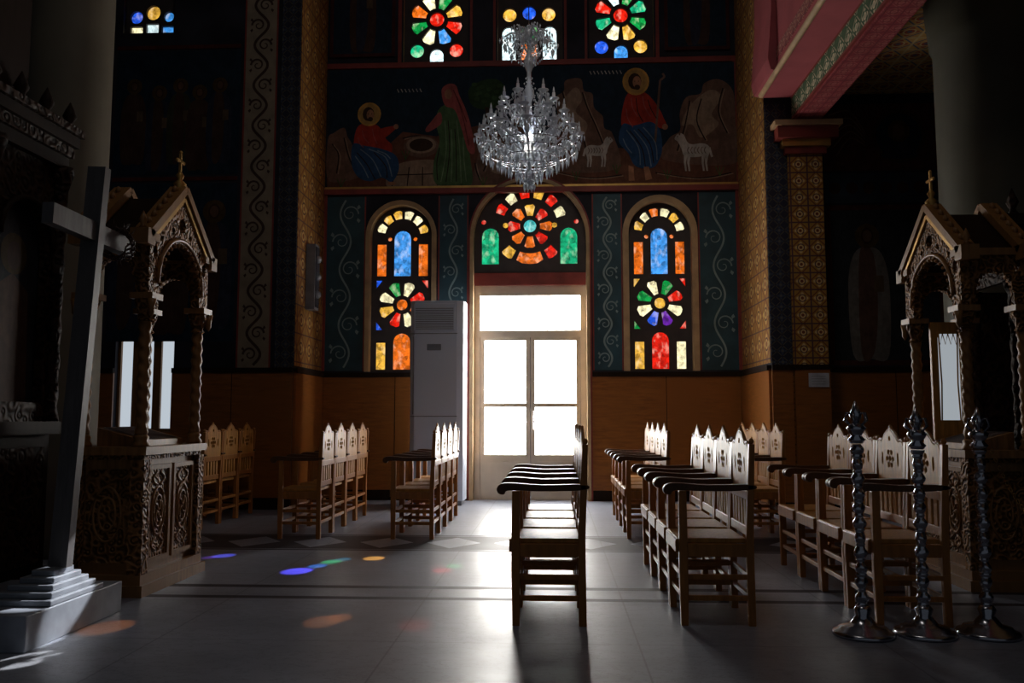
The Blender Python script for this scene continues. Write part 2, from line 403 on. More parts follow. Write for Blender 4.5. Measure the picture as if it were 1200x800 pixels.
def trimarch(name,cx,ys,yb,R0,R1,mat):
    g=MB(); o_=pc(apx(cx,R1,ys,yb)); i_=pc(apx(cx,R0,ys,yb))
    if yb>500:
        for q in (o_,i_): q[0]=(q[0][0],0); q[-1]=(q[-1][0],0)
    n=len(o_); vs=[]
    for yq in (D-.05,D): vs+=[(u,yq,v) for u,v in o_]+[(u,yq,v) for u,v in i_]
    fs=[]
    for j in range(n-1):
        fs+=[(j,j+1,n+j+1,n+j),(2*n+j,3*n+j,3*n+j+1,2*n+j+1),(j,2*n+j,2*n+j+1,j+1),(n+j,n+j+1,3*n+j+1,3*n+j)]
    fs+=[(0,n,3*n,2*n),(n-1,3*n-1,4*n-1,2*n-1)]
    g.add(vs,fs,mat); return g.obj(name)
trimarch('trim_1',470,275,435,36,41.5,m_beige); trimarch('trim_2',774,275,435,37,44,m_beige); trimarch('trim_3',621,278,585,66.2,70,m_beige)
trimarch('trim_4',621,278,585,70.2,72,m_red)

# ------------------------------------------------------------------ door
g=MB()
def db(a,b_,c,d_,y0,y1,mat):
    p=W(a,d_);q=W(b_,c); g.box((p[0],y0,max(0,p[1])),(q[0],y1,q[1]),mat)
yd=D+.1
db(555.2,686.8,318.5,333,yd-.04,yd+.1,m_red)
db(555.2,562,333,590,yd,yd+.08,m_door); db(680,686.8,333,590,yd,yd+.08,m_door); db(562,680,333,345,yd,yd+.08,m_door); db(562,680,386,394,yd,yd+.08,m_door)
for a,b_ in ((562.3,620.7),(621.3,679.7)):
    db(a,a+5,394,590,yd+.01,yd+.06,m_door); db(b_-5,b_,394,590,yd+.01,yd+.06,m_door)
    db(a+5,b_-5,394,398,yd+.01,yd+.06,m_door); db(a+5,b_-5,472,477,yd+.01,yd+.06,m_door); db(a+5,b_-5,533,590,yd+.01,yd+.06,m_door)
    db(a+10,b_-10,541,577,yd-.003,yd+.02,m_door)
    db(a+5,b_-5,398,472,yd+.03,yd+.04,m_doorglass); db(a+5,b_-5,477,533,yd+.03,yd+.04,m_doorglass)
db(562,680,345,386,yd+.03,yd+.04,m_doorglass)
g.tube([(W(617,0)[0],yd-.0,1.05),(W(617,0)[0],yd-.05,1.05),(W(610,0)[0],yd-.05,1.05)],.01,m_silver); g.tube([(W(625,0)[0],yd-.04,.95),(W(625,0)[0],yd-.04,1.2)],.01,m_silver)
g.obj('door_1')

# ------------------------------------------------------------------ painted panels & murals
def vine(g,px0,px1,py0,py1,Wf,y,mat,amp=.32,turns=None,w=.018):
    a=Wf(px0,py1);b_=Wf(px1,py0); xc=(a[0]+b_[0])/2; hw=(b_[0]-a[0])/2; z0,z1=a[1],b_[1]
    h=z1-z0; turns=turns or max(2,round(h/(hw*3.2)))
    N=turns*24; path=[(xc+hw*amp*math.sin(2*pi*turns*i/N),z0+h*i/N) for i in range(N+1)]
    g.ribbon(path,w,'y',y,mat)
    for j in range(turns*2):
        zc=z0+h*(j+.5)/(turns*2); sg=1 if j%2 else -1
        R=hw*.5; cx=xc+sg*hw*.25; pts=[]
        for i in range(26):
            th=i/25*2*pi*1.3; r=R*(1-i/30); pts.append((cx+sg*r*math.cos(th),zc+r*math.sin(th)))
        g.ribbon(pts,[w*.8*(1-i/40) for i in range(26)],'y',y,mat)
        for q in (-1,1):
            g.flat([(cx+sg*R*.9,zc+q*R*.5),(cx+sg*R*1.25,zc+q*R*.75),(cx+sg*R*1.05,zc+q*R*1.1),(cx+sg*R*.8,zc+q*R*.8)],'y',y,mat)
g=MB(); yq=D-.004
for a,b_ in ((381,427),(514,548),(695,729),(820,866)):
    g.flat(pc(rect(a,b_,228,434)),'y',yq,m_teal); vine(g,a+3,b_-3,232,430,W,yq-.003,m_vine,w=.026)
    for q in (a,b_): g.flat(pc(rect(q-.8,q+.8,228,434)),'y',yq-.004,m_red)
g.obj('ornament_panel_painting',fix=False)
g=MB(); m_cream=simple('cream_band',(.28,.22,.15),.6)
g.flat(pc(rect(281,319,-50,432),WL),'y',YL-.006,m_cream); vine(g,284,316,-48,428,WL,YL-.01,m_brn,.5,None,.035)
for q in (281,319): g.flat(pc(rect(q-1,q+1,-50,432),WL),'y',YL-.012,m_red)
g.obj('scroll_band_painting',fix=False)
CC={}
def C(n,c):
    if n not in CC:
        t=NT('paint_'+n); f=t.ramp(t.noise(5,5,(1,1,1),.7),.3,.7); f2=t.ramp(t.noise(22,4,(1,1,.35),.6),.42,.62)
        col=t.mix(f,sc(c,.6),sc(c,1.25)); col=t.mix(t.m('MULTIPLY',f2,.35),col,sc(c,.4)); t.base(col); t.rm(.7,0,.2); CC[n]=t.mat
    return CC[n]
p_sky=C('night_blue',(.014,.03,.05));p_gr=C('earth',(.17,.068,.04));p_rock=C('rock',(.2,.115,.08));p_rk2=C('rock_light',(.36,.25,.17))
p_red=C('robe_red',(.42,.04,.02));p_blu=C('robe_blue',(.03,.09,.2));p_grn=C('robe_green',(.09,.17,.07));p_pnk=C('veil',(.42,.1,.09))
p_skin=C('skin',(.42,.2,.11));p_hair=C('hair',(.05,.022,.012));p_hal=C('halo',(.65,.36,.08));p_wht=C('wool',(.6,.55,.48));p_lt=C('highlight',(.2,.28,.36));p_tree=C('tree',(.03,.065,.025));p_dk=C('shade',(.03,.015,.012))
g=MB(); lay=[D-.004]
def F(poly,mat,sm=True,Wf=W):
    lay[0]-=.0002; q=smooth_poly(poly) if sm else poly
    g.flat([Wf(*p) for p in q],'y',lay[0],mat)
def R_(pts,w,mat,Wf=W):
    lay[0]-=.0002
    if len(pts)>2 and not isinstance(w,list): pts=smooth_line(pts)
    g.ribbon([Wf(*p) for p in pts],w,'y',lay[0],mat)
def head(x,y,r,halo=True,dx=1):
    if halo: F(circ(x,y,r),p_hal,False); F(circ(x,y,r*.86),C('halo_in',(.5,.3,.09)),False)
    F(circ(x-dx*r*.08,y-r*.02,r*.5,r*.6,12),p_hair,False); F(circ(x+dx*r*.08,y+r*.05,r*.32,r*.45,12),p_skin,False)
    F(circ(x+dx*r*.1,y+r*.42,r*.22,r*.2,10),p_hair,False)
    for q in (-.08,.2): F(circ(x+dx*r*q,y-r*.02,r*.05,r*.04,6),p_hair,False)
def crags(lines):
    for L in lines: R_(L,.018,p_dk); R_([(x+2,y+1) for x,y in L],.013,p_rk2)
F(rect(381,617,78,219),p_sky,False)
F([(381,219),(381,182),(400,172),(420,180),(448,172),(470,152),(510,158),(560,146),(590,156),(617,150),(617,219)],p_gr,False)
F([(381,160),(388,152),(400,146),(404,156),(410,166),(416,182),(425,200),(400,210),(381,205)],p_rock)
F([(552,219),(556,196),(560,180),(568,162),(576,148),(584,158),(592,162),(598,146),(606,138),(617,148),(617,219)],p_rock)
F([(575,200),(585,170),(592,190),(604,160),(610,200)],p_rk2)
crags([[(386,165),(394,178),(392,200)],[(400,158),(406,180),(414,198)],[(578,158),(574,180),(566,200)],[(604,148),(600,175),(606,205)],[(430,196),(470,205),(520,207)],[(470,160),(486,157),(500,160)],[(556,190),(558,200),(562,210)]])
F([(455,219),(465,190),(520,188),(530,219)],p_rk2); 
for i in range(4): R_([(462+i*16,194),(458+i*18,216)],.015,p_dk)
R_([(460,203),(526,202)],.015,p_dk)
F(circ(492,170,21,13),p_rock,False); F(circ(492,168,18,10),p_rk2,False); F(circ(492,168,14,7.5),p_hair,False)
F([(548,105),(560,95),(580,92),(592,102),(590,120),(570,128),(552,122)],p_tree); R_([(570,125),(572,155)],.05,p_hair)
for i in range(14): F(circ(555+(i*37%34),98+(i*17%24),3.5,2.5,7),C('leaf',(.05,.1,.035)),False)
F([(416,146),(430,141),(442,146),(450,160),(458,170),(450,188),(420,190),(412,170)],p_red)
F([(411,166),(425,168),(445,172),(462,180),(466,196),(458,211),(446,206),(432,210),(418,205),(410,190)],p_blu)
F([(440,150),(460,145),(461,149),(446,160)],p_red); F(circ(462,146,3),p_skin,False)
for L in ([(420,172),(435,185),(445,205)],[(430,172),(450,182),(458,205)],[(414,180),(424,194),(430,206)],[(440,174),(450,178),(456,184)]): R_(L,.014,p_lt)
for L in ([(422,150),(424,158),(430,165)],[(434,148),(436,158),(440,166)],[(417,158),(419,165),(424,170)]): R_(L,.012,p_pnk)
for L in ([(416,176),(428,190),(438,208)],[(436,176),(450,192),(452,206)]): R_(L,.014,p_dk)
F(circ(458,213,5,2),p_skin,False)
head(430,131,14)
F([(512,128),(524,120),(538,124),(548,150),(550,180),(553,214),(535,217),(510,214),(507,190),(514,165),(510,145)],p_grn)
F([(516,104),(524,97),(533,99),(537,110),(546,130),(553,155),(556,178),(548,176),(540,150),(532,128),(520,122)],p_pnk)
F([(514,130),(503,142),(497,150),(501,153),(516,143)],p_pnk); F(circ(524,109,4.5,6),p_skin,False)
for L in ([(520,140),(522,175),(516,212)],[(534,140),(538,175),(540,214)],[(528,150),(529,180),(528,212)],[(542,160),(543,185),(546,212)]): R_(L,.013,C('green_light',(.2,.3,.16)))
for L in ([(524,140),(526,175),(522,212)],[(532,150),(534,180),(534,212)],[(514,172),(511,190),(512,210)]): R_(L,.012,p_dk)
for L in ([(530,104),(540,130),(549,170)],[(534,112),(540,126),(546,142)]): R_(L,.012,C('veil_dark',(.16,.03,.03)))
for i in range(7): R_([(463+i*4.5,102),(465+i*4.5,106)],.012,p_wht)
F(rect(623,866,78,219),p_sky,False)
F([(623,219),(623,190),(660,180),(720,175),(780,180),(820,170),(866,176),(866,219)],p_gr,False)
F([(640,200),(640,176),(648,162),(646,144),(654,136),(652,116),(662,108),(664,96),(682,94),(686,108),(696,112),(698,128),(708,138),(710,152),(720,160),(724,200)],p_rock)
F([(655,150),(660,122),(676,104),(684,118),(676,132),(690,148),(680,165),(668,150)],p_rk2)
F([(780,190),(786,166),(800,156),(800,136),(808,118),(825,114),(830,102),(848,98),(864,112),(866,150),(866,195)],p_rock)
F([(802,150),(812,128),(836,110),(850,118),(838,138),(846,150),(825,165),(815,150)],p_rk2)
crags([[(660,108),(664,130),(658,160)],[(684,110),(690,128),(700,150),(712,180)],[(672,140),(684,160),(690,190)],[(646,160),(648,170),(652,180)],[(812,122),(806,150),(796,180)],[(852,108),(846,135),(856,160)],[(826,120),(820,145),(830,168)],[(640,200),(690,210),(730,207)],[(770,205),(820,212),(860,206)]])
for bx,by in ((634,205),(676,207),(724,200),(784,207),(846,204),(398,212),(474,180),(566,212)):
    for q in (-1,0,1): R_([(bx,by+6),(bx+q*2.5,by),(bx+q*5,by-5)],.012,C('grass',(.08,.13,.04)))
F([(736,116),(748,110),(762,114),(776,132),(780,146),(768,158),(742,162),(730,148)],p_red)
F([(732,148),(745,150),(765,146),(776,156),(778,180),(770,197),(758,200),(745,196),(738,182),(727,168)],p_blu)
F([(738,196),(744,198),(745,214),(738,214)],p_skin,False); F([(756,198),(762,198),(766,212),(758,214)],p_skin,False)
F([(765,125),(776,135),(784,150),(778,154),(768,145)],p_red); F(circ(782,152,3.5),p_skin,False)
R_([(777,98),(770,170)],.03,p_rock); R_([(777,98),(782,94),(780,90)],.03,p_rock)
for L in ([(745,155),(760,175),(765,198)],[(736,155),(750,175),(752,196)],[(756,152),(770,170),(772,190)],[(732,165),(736,174),(742,182)]): R_(L,.014,p_lt)
for L in ([(740,156),(754,176),(758,198)],[(750,154),(764,172),(768,194)]): R_(L,.014,p_dk)
for L in ([(742,118),(744,130),(750,140)],[(756,116),(758,128),(765,140)],[(736,130),(738,142),(744,152)]): R_(L,.013,p_pnk)
for L in ([(748,118),(750,134),(756,146)],[(762,120),(766,132),(772,142)]): R_(L,.012,p_dk)
head(748,99,16)
def sheep(x,y,s,f=1):
    F([(x+f*a*s,y+b_*s) for a,b_ in ((-16,-6),(-8,-10),(4,-9),(10,-12),(14,-20),(20,-22),(25,-16),(21,-12),(17,-4),(14,4),(4,6),(-8,5),(-15,4))],p_wht)
    for q in (-13,-9,8,12): R_([(x+f*q*s,y+2*s),(x+f*(q+1.2)*s,y+12*s),(x+f*q*s,y+22*s)],[.05*s,.03*s,.024*s],p_wht)
    F(circ(x+f*19*s,y-22*s,1.2*s,2.6*s,8),p_rock,False); F(circ(x+f*21.5*s,y-18*s,.8*s,.8*s,6),p_hair,False); R_([(x-f*16*s,y-5*s),(x-f*19*s,y+6*s)],.03,p_wht)
    for q in range(6): R_([(x+f*(-12+q*4)*s,y-6*s),(x+f*(-10+q*4)*s,y-2*s),(x+f*(-12+q*4)*s,y+2*s)],.01,p_rock)
sheep(700,180,.8); sheep(818,182,1.0,-1)
for i in range(9): R_([(693+i*4.5,86),(695+i*4.5,90)],.012,p_wht)
R_([(622,78),(622,219)],.04,m_red)
def saint(x,yt,h,Wf,rb,rb2):
    k=h/100
    F([(x-10*k,yt+22*k),(x,yt+17*k),(x+10*k,yt+22*k),(x+15*k,yt+45*k),(x+13*k,yt+96*k),(x,yt+99*k),(x-13*k,yt+96*k),(x-15*k,yt+45*k)],rb,True,Wf)
    F([(x-6*k,yt+22*k),(x+4*k,yt+22*k),(x+6*k,yt+60*k),(x+2*k,yt+95*k),(x-7*k,yt+94*k)],rb2,True,Wf)
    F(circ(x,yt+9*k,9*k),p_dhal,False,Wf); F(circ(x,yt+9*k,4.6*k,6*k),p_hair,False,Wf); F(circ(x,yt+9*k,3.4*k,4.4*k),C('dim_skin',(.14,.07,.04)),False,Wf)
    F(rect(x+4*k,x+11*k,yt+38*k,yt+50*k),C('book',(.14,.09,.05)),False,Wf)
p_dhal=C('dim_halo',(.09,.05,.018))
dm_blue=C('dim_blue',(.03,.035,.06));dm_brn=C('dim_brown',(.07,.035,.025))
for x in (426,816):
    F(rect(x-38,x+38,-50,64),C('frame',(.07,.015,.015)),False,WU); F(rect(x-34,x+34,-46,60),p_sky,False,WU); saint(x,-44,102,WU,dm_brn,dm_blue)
g.obj('biblical_mural_painting',fix=False)
g=MB(); 
def tr(a,b_,c,d_,mat=m_red,y0=D-.03,Wf=W,y1=None):
    p=Wf(a,d_);q=Wf(b_,c); g.box((p[0],y0,p[1]),(q[0],y1 or D,q[1]),mat)
tr(378.2,867.8,71,77); tr(378.2,867.8,220,226,m_red,D-.06); tr(378.2,867.8,217,220,m_gold,D-.035); tr(378.2,382,226,434,m_red,D-.02); tr(864,867.8,77,434,m_red,D-.02)
for a,b_ in ((551,554),(578,581),(661,664),(685,688),(467,471),(768,772)): tr(a,b_,-50,71,m_red,D-.02,WU)
g.obj('trim_5')
g=MB(); lay[0]=YL-.004
F(rect(128,276,215,400),p_sky,False,WL); F(rect(128,276,60,205),p_sky,False,WL)
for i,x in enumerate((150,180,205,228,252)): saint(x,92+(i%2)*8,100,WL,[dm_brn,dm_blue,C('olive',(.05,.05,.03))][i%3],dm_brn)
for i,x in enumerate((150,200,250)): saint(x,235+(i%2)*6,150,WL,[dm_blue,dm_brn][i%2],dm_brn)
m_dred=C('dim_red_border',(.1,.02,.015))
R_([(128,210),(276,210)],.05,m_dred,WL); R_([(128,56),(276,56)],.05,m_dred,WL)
g.obj('saints_fresco',fix=False)
WR=WD(10.6,1020,280)
g=MB(); lay[0]=10.6-.004
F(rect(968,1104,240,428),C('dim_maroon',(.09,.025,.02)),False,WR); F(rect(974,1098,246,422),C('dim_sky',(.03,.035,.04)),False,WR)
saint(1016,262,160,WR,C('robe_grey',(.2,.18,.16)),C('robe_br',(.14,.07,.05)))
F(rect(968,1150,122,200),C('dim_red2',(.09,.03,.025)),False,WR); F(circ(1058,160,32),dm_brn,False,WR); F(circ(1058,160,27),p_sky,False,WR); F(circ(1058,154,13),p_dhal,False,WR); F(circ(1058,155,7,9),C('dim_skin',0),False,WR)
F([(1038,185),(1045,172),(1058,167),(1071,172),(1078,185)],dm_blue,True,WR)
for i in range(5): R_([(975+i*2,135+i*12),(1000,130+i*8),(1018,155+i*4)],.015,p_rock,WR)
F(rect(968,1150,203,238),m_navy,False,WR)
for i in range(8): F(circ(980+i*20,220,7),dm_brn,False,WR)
g.obj('saint_fresco',fix=False)

# ------------------------------------------------------------------ gallery, beam, columns
g=MB()
g.box((2.46,-3,4.9),(2.84,10.0,7.3),m_pink); g.box((2.84,-3,4.63),(3.17,10.0,5.15),m_pink)
g.box((2.825,-3,4.65),(2.84,10.0,4.88),m_green); g.box((2.86,-3,4.615),(3.15,9.98,4.63),m_redtile)
g.box((2.82,-3,4.62),(2.842,10.0,4.65),m_red); g.box((2.82,-3,4.88),(2.842,10.0,4.9),m_red)
g.box((2.452,-3,5.02),(2.46,9.2,5.16),m_redtile_yz)
g.tube([(2.46,9.95-i*.4,4.91) for i in range(32)],.035,m_beige)
g.prism([(2.46,4.9),(2.39,4.92),(2.36,5.05),(2.41,5.6),(2.43,6.4),(2.41,7.3),(2.46,7.3)],'y',9.2,10.0,m_pink)
g.obj('gallery_balcony')
g=MB(); g.box((3.18,-3,5.15),(6.99,10.59,5.3),m_goldtile_xy); g.obj('ceiling_aisle')
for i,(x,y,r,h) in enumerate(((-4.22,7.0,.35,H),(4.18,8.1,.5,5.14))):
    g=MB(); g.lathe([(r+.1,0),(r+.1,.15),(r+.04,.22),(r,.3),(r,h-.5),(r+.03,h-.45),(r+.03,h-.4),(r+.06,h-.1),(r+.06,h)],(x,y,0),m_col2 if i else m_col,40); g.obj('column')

# ------------------------------------------------------------------ church chairs
def build_chair():
    g=MB(); w=.48
    for y in (0,w-.036):
        g.prism([(-.41,0),(-.372,0),(-.368,.3),(-.372,.71),(-.412,.71),(-.416,.3)],'y',y,y+.036,m_chair)
        g.prism([(-.055,0),(-.015,0),(-.018,.45),(.0,.96),(-.032,.96),(-.058,.45)],'y',y,y+.036,m_chair)
        g.prism(smooth_poly([(-.02,.715),(-.02,.745),(-.25,.742),(-.40,.752),(-.47,.748),(-.495,.722),(-.485,.695),(-.455,.69),(-.44,.71),(-.38,.712),(-.25,.708)],3),'y',y-.0 if y else y,y+.042 if not y else y+.036,m_chair_arm)
        g.box((-.375,y+.006,.36),(-.05,y+.03,.43),m_chair); 
        for z in (.24,.13): g.box((-.375,y+.008,z),(-.05,y+.028,z+.028),m_chair)
        g.ball((-.017,y+.018,.975),.018,m_chair,8)
    g.box((-.42,.0365,.43),(-.05,w-.0365,.455),m_chair_pale)
    g.box((-.43,.037,.38),(-.41,w-.037,.45),m_chair)
    for z in (.13,.24): g.box((-.40,.03,z),(-.38,w-.03,z+.028),m_chair); g.box((-.045,.03,z),(-.025,w-.03,z+.028),m_chair)
    c=w/2
    crest=[(.036,.70),(w-.036,.70),(w-.036,.93),(w-.05,.955),(w-.08,.965),(w-.10,.955),(w-.125,.965),(c+.085,.992),(c+.05,1.012),(c+.02,1.022),(c,1.045),(c-.02,1.022),(c-.05,1.012),(c-.085,.992),(.125,.965),(.10,.955),(.08,.965),(.05,.955),(.036,.93)]
    holes=[circ(c,.85,.018,None,10)]+[circ(c+.045*math.cos(a),.85+.045*math.sin(a),.017,None,8) for a in [pi/3*i for i in range(6)]]
    holes+=[circ(c,.975,.014,None,8),circ(c-.12,.85,.012,.04,8),circ(c+.12,.85,.012,.04,8)]
    g.plate(crest,holes,'x',-.034,-.014,m_chair_pale)
    g.tube([(-.024,y,z+.008) for y,z in crest[2:]],.010,m_chair,5)
    g.box((-.05,.03,.47),(-.03,w-.03,.52),m_chair)
    g.box((-.045,.036,.66),(-.01,w-.036,.71),m_chair)
    for i in range(5):
        y=.075+i*.073; g.box((-.043,y,.51),(-.03,y+.045,.67),m_chair_pale)
    return g
cg=build_chair(); cmesh=None; pitch=.487
def row(xb,y0,n):
    global cmesh
    for i in range(n):
        if cmesh is None:
            o=cg.obj('church_chair',(xb,y0+i*pitch,0),.004); cmesh=o.data
        else: cg.obj('church_chair',(xb,y0+i*pitch,0),.004,cmesh)
row(.18,4.65,4); row(1.08,4.70,4); row(2.11,4.72,4)
row(1.07,8.0,4); row(2.12,8.0,4); row(-1.09,7.85,4); row(-2.13,7.82,4); row(-3.5,8.45,3)

# ------------------------------------------------------------------ floor-standing air conditioner
t=NT('ac_plastic'); t.base((.6,.66,.78)); t.rm(.28); m_ac=t.mat
m_acd=simple('ac_dark_grill',(.2,.21,.24),.4)
WA=WD(10.85,510,440)
g=MB(); ax0,ax1=WA(480,0)[0],WA(544,0)[0]; ay0,ay1=10.85,11.2; zt=WA(0,352)[1]
g.prism([(ax0,ay1),(ax0,ay0+.06),(ax0+.06,ay0),(ax1-.1,ay0),(ax1-.02,ay0+.05),(ax1,ay0+.12),(ax1,ay1)],'z',.06,zt,m_ac)
g.box((ax0+.03,ay0+.03,0),(ax1-.03,ay1-.02,.06),m_acd)
for z in (1.12,2.18): g.box((ax0+.005,ay0-.004,z),(ax1-.09,ay0+.02,z+.012),m_acd)
g.box((ax0+.05,ay0-.012,2.22),(ax1-.12,ay0+.01,zt-.04),m_ac)
for i in range(12): g.box((ax0+.07,ay0-.018,2.24+i*.024),(ax1-.14,ay0-.008,2.25+i*.024),m_acd)
g.box((ax0+.22,ay0-.006,1.97),(ax1-.3,ay0+.01,2.05),m_acd)
g.box((ax0+.04,ay0-.008,1.15),(ax0+.055,ay0+.005,2.15),m_acd)
g.obj('floor_standing_air_conditioner',bevel=.006)

g=MB(); p=(XL+.008); g.box((p,10.75,2.5),(p+.12,10.95,3.35),m_acd); g.box((p+.12,10.77,2.53),(p+.127,10.93,3.32),m_plas); 
for z in (2.7,2.93,3.16): g.ball((p+.12,10.85,z),.06,m_acd,12,.9)
g.obj('column_loudspeaker')
m_paper=simple('paper',(.55,.57,.65),.7); g=MB(); g.box((2.93,YR-.105,1.46),(3.16,YR-.0905,1.62),m_paper)
for i in range(4): g.box((2.96,YR-.107,1.49+i*.03),(3.12,YR-.105,1.495+i*.03),m_acd)
g.obj('paper_notice')

# ------------------------------------------------------------------ icon shrines
def shrine(name,loc,face,pane,scl=1):
    g=MB(); hx,hy=.20,.41; s=face
    g.box((-hx-.07,-hy-.07,0),(hx+.07,hy+.07,.07),m_kiosk); g.box((-hx-.045,-hy-.045,.07),(hx+.045,hy+.045,.13),m_kiosk)
    g.box((-hx,-hy,.13),(hx,hy,.84),m_kiosk)
    g.box((-hx-.03,-hy-.03,.84),(hx+.03,hy+.03,.87),m_kcarve); g.box((-hx-.06,-hy-.06,.87),(hx+.06,hy+.06,.92),m_kiosk)
    for sx in (-1,1):
        for sy in (-1,1):
            g.box((sx*hx-.045,sy*hy-.045,.13),(sx*hx+.045,sy*hy+.045,.84),m_kcarve)
    for sx in (-1,1):
        xo=sx*(hx+.012)
        for (y0,y1) in ((-.34,-.02),(.02,.34)):
            g.plate([(y0,.18),(y1,.18),(y1,.80),(y0,.80)],[[(y0+.03,.21),(y1-.03,.21),(y1-.03,.77),(y0+.03,.77)]],'x',sx*hx,xo+sx*.012,m_kiosk)
            g.box((min(sx*hx,xo-sx*.004),y0+.03,.21),(max(sx*hx,xo-sx*.004),y1-.03,.77),m_kcarve)
            c=(y0+y1)/2
            for R in (.09,.06): g.tube([(xo,c+R*math.cos(a),.5+R*1.7*math.sin(a)) for a in [2*pi*i/24 for i in range(24)]],.009,m_kiosk,5,True)
            for k_ in range(4):
                a=k_*pi/2; g.tube([(xo,c+.05*math.cos(a+q)*q,.5+.08*math.sin(a+q)*q) for q in [j/10 for j in range(1,11)]],.008,m_kiosk,5)
            for sz in (-1,1):
                for q in (-1,1): g.tube([(xo,c+q*(.02+.06*math.sin(j/10*pi)),.5+sz*(.17+.08*j/10)) for j in range(11)],.008,m_kiosk,5)
    for sy in (-1,1):
        yo=sy*(hy+.012)
        g.box((-.14,min(sy*hy,yo),.2),(.14,max(sy*hy,yo),.78),m_kcarve)
        for R in (.09,.055): g.tube([(R*math.cos(a),yo,.5+R*1.9*math.sin(a)) for a in [2*pi*i/24 for i in range(24)]],.009,m_kiosk,5,True)
    for sx in (-1,1):
        for sy in (-1,1):
            c=(sx*(hx-.01),sy*(hy-.01),0)
            g.lathe([(.055,.92),(.055,.94),(.04,.96),(.05,.98),(.034,1.0)],c,m_kiosk,14)
            g.lathe([(.036,1.0+.72*i/90) for i in range(91)],c,m_kiosk,14,(.13,2,75))
            g.lathe([(.034,1.72),(.05,1.73),(.036,1.75),(.055,1.80),(.07,1.84),(.07,1.86)],c,m_kcarve,14)
            g.box((c[0]-.075,c[1]-.075,1.86),(c[0]+.075,c[1]+.075,1.90),m_kiosk)
            g.lathe([(.002,1.74),(.02,1.77),(.02,1.8),(.03,1.86)],(c[0]+sx*.06,c[1]+sy*.05,0),m_kiosk,10)
    def archcut(r,zc,zb,n=28,cusp=.014):
        P=[(-r,zb)]
        for i in range(n*2+1):
            a=pi-pi*i/(2*n); rr=r-cusp*abs(math.sin(i*pi/4)); P.append((rr*math.cos(a),zc+rr*math.sin(a)))
        P.append((r,zb)); return P
    for sx in (-1,1):
        X0=sx*(hx-.03);X1=sx*(hx+.03)
        ac=archcut(.32,1.98,1.90)
        outl=[(-.46,1.90)]+ac+[(.46,1.90),(.46,2.28),(0,2.66),(-.46,2.28)]
        hol=[circ(0,2.43,.05),circ(-.13,2.37,.022,None,10),circ(.13,2.37,.022,None,10)]+[circ(q*.38,2.18,.028,.05,10) for q in (-1,1)]+[circ(q*.3,2.28,.02,None,8) for q in (-1,1)]
        g.plate(outl,hol,'x',min(X0,X1),max(X0,X1),m_kcarve)
        xf=sx*(hx+.035)
        g.tube([(xf,.345*math.cos(a),1.98+.345*math.sin(a)) for a in [pi*i/24 for i in range(25)]],.014,m_kiosk,6)
        for i in range(17):
            a=pi*i/16; g.ball((xf,.305*math.cos(a),1.98+.305*math.sin(a)),.014,m_kiosk,6)
        for q in (-1,1):
            g.beam((sx*hx,q*.50,2.27),(sx*hx,0,2.69),.12,.05,m_kiosk,(0,0,1)); g.beam((sx*hx,q*.46,2.24),(sx*hx,0,2.62),.09,.03,m_gold)
            for i in range(7):
                tt=i/7; g.ball((sx*hx,q*.5*(1-tt),2.31+.42*tt),.022,m_kiosk,6,1.4)
            g.box((sx*hx-.06,q*.5-.05,2.2),(sx*hx+.06,q*.5+.05,2.3),m_kiosk)
            g.lathe([(.03,0),(.015,.03),(.028,.06),(.002,.12)],(sx*hx,q*.5,2.3),m_kiosk,8)
    for sy in (-1,1):
        Y_=sy*(hy-.02);Y1=sy*(hy+.03)
        ac=archcut(.13,2.0,1.90,28,.008)
        g.plate([(-.22,1.9)]+ac+[(.22,1.9),(.22,2.26),(-.22,2.26)],[circ(q*.15,2.15,.02,None,8) for q in (-1,1)],'y',min(Y_,Y1),max(Y_,Y1),m_kcarve)
        g.box((-.25,sy*(hy+.005)-.05,2.24),(.25,sy*(hy+.005)+.05,2.29),m_kiosk)
    g.prism([(-.45,2.26),(.45,2.26),(0,2.63)],'x',-hx+.03,hx-.03,m_dark)
    fx=s*hx
    g.lathe([(.045,2.66),(.03,2.70),(.045,2.73),(.015,2.76),(.03,2.79),(.006,2.82)],(fx,0,0),m_gold,12)
    g.box((fx-.008,-.009,2.8),(fx+.008,.009,2.95),m_gold); g.box((fx-.008,-.05,2.88),(fx+.008,.05,2.9),m_gold)
    for q,z in ((-.05,2.89),(.05,2.89),(0,2.955)): g.ball((fx,q,z),.014,m_gold,6)
    g.prism([(-s*.15,.92),(s*.15,.92),(s*.15,.96),(-s*.15,1.04)],'y',-.3,.3,m_kiosk)
    g.add([(s*.14,-.24,.967),(s*.14,.24,.967),(-s*.14,.24,1.043),(-s*.14,-.24,1.043)],[(0,1,2,3)],dm_brn)
    if pane:
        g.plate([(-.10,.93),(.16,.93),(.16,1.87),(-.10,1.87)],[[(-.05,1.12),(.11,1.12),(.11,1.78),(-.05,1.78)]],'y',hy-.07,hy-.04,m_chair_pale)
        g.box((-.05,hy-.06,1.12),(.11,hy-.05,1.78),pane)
        for i in range(4): g.tube([(-.05+.04*i,hy-.065,1.78),(-.03+.04*i,hy-.065,1.70),(-.01+.04*i,hy-.065,1.78)],.004,m_chair_pale,5)
        for q in (0,1): g.tube([(-.04+.14*q,hy-.066,1.12),(-.03+.12*q,hy-.066,1.4),(-.04+.14*q,hy-.066,1.78)],.006,m_chair_pale,5)
    o=g.obj(name,loc); o.scale=(scl,)*3; return o
shrine('carved_icon_shrine',(-2.81,5.72,0),1,None)
m_lace=emis('glowing_lace_glass',(.8,.88,.95),.4)  # pane glows by emission in place of a reflection in the glass
shrine('carved_icon_shrine',(2.9,6.15,0),-1,m_lace,.97)

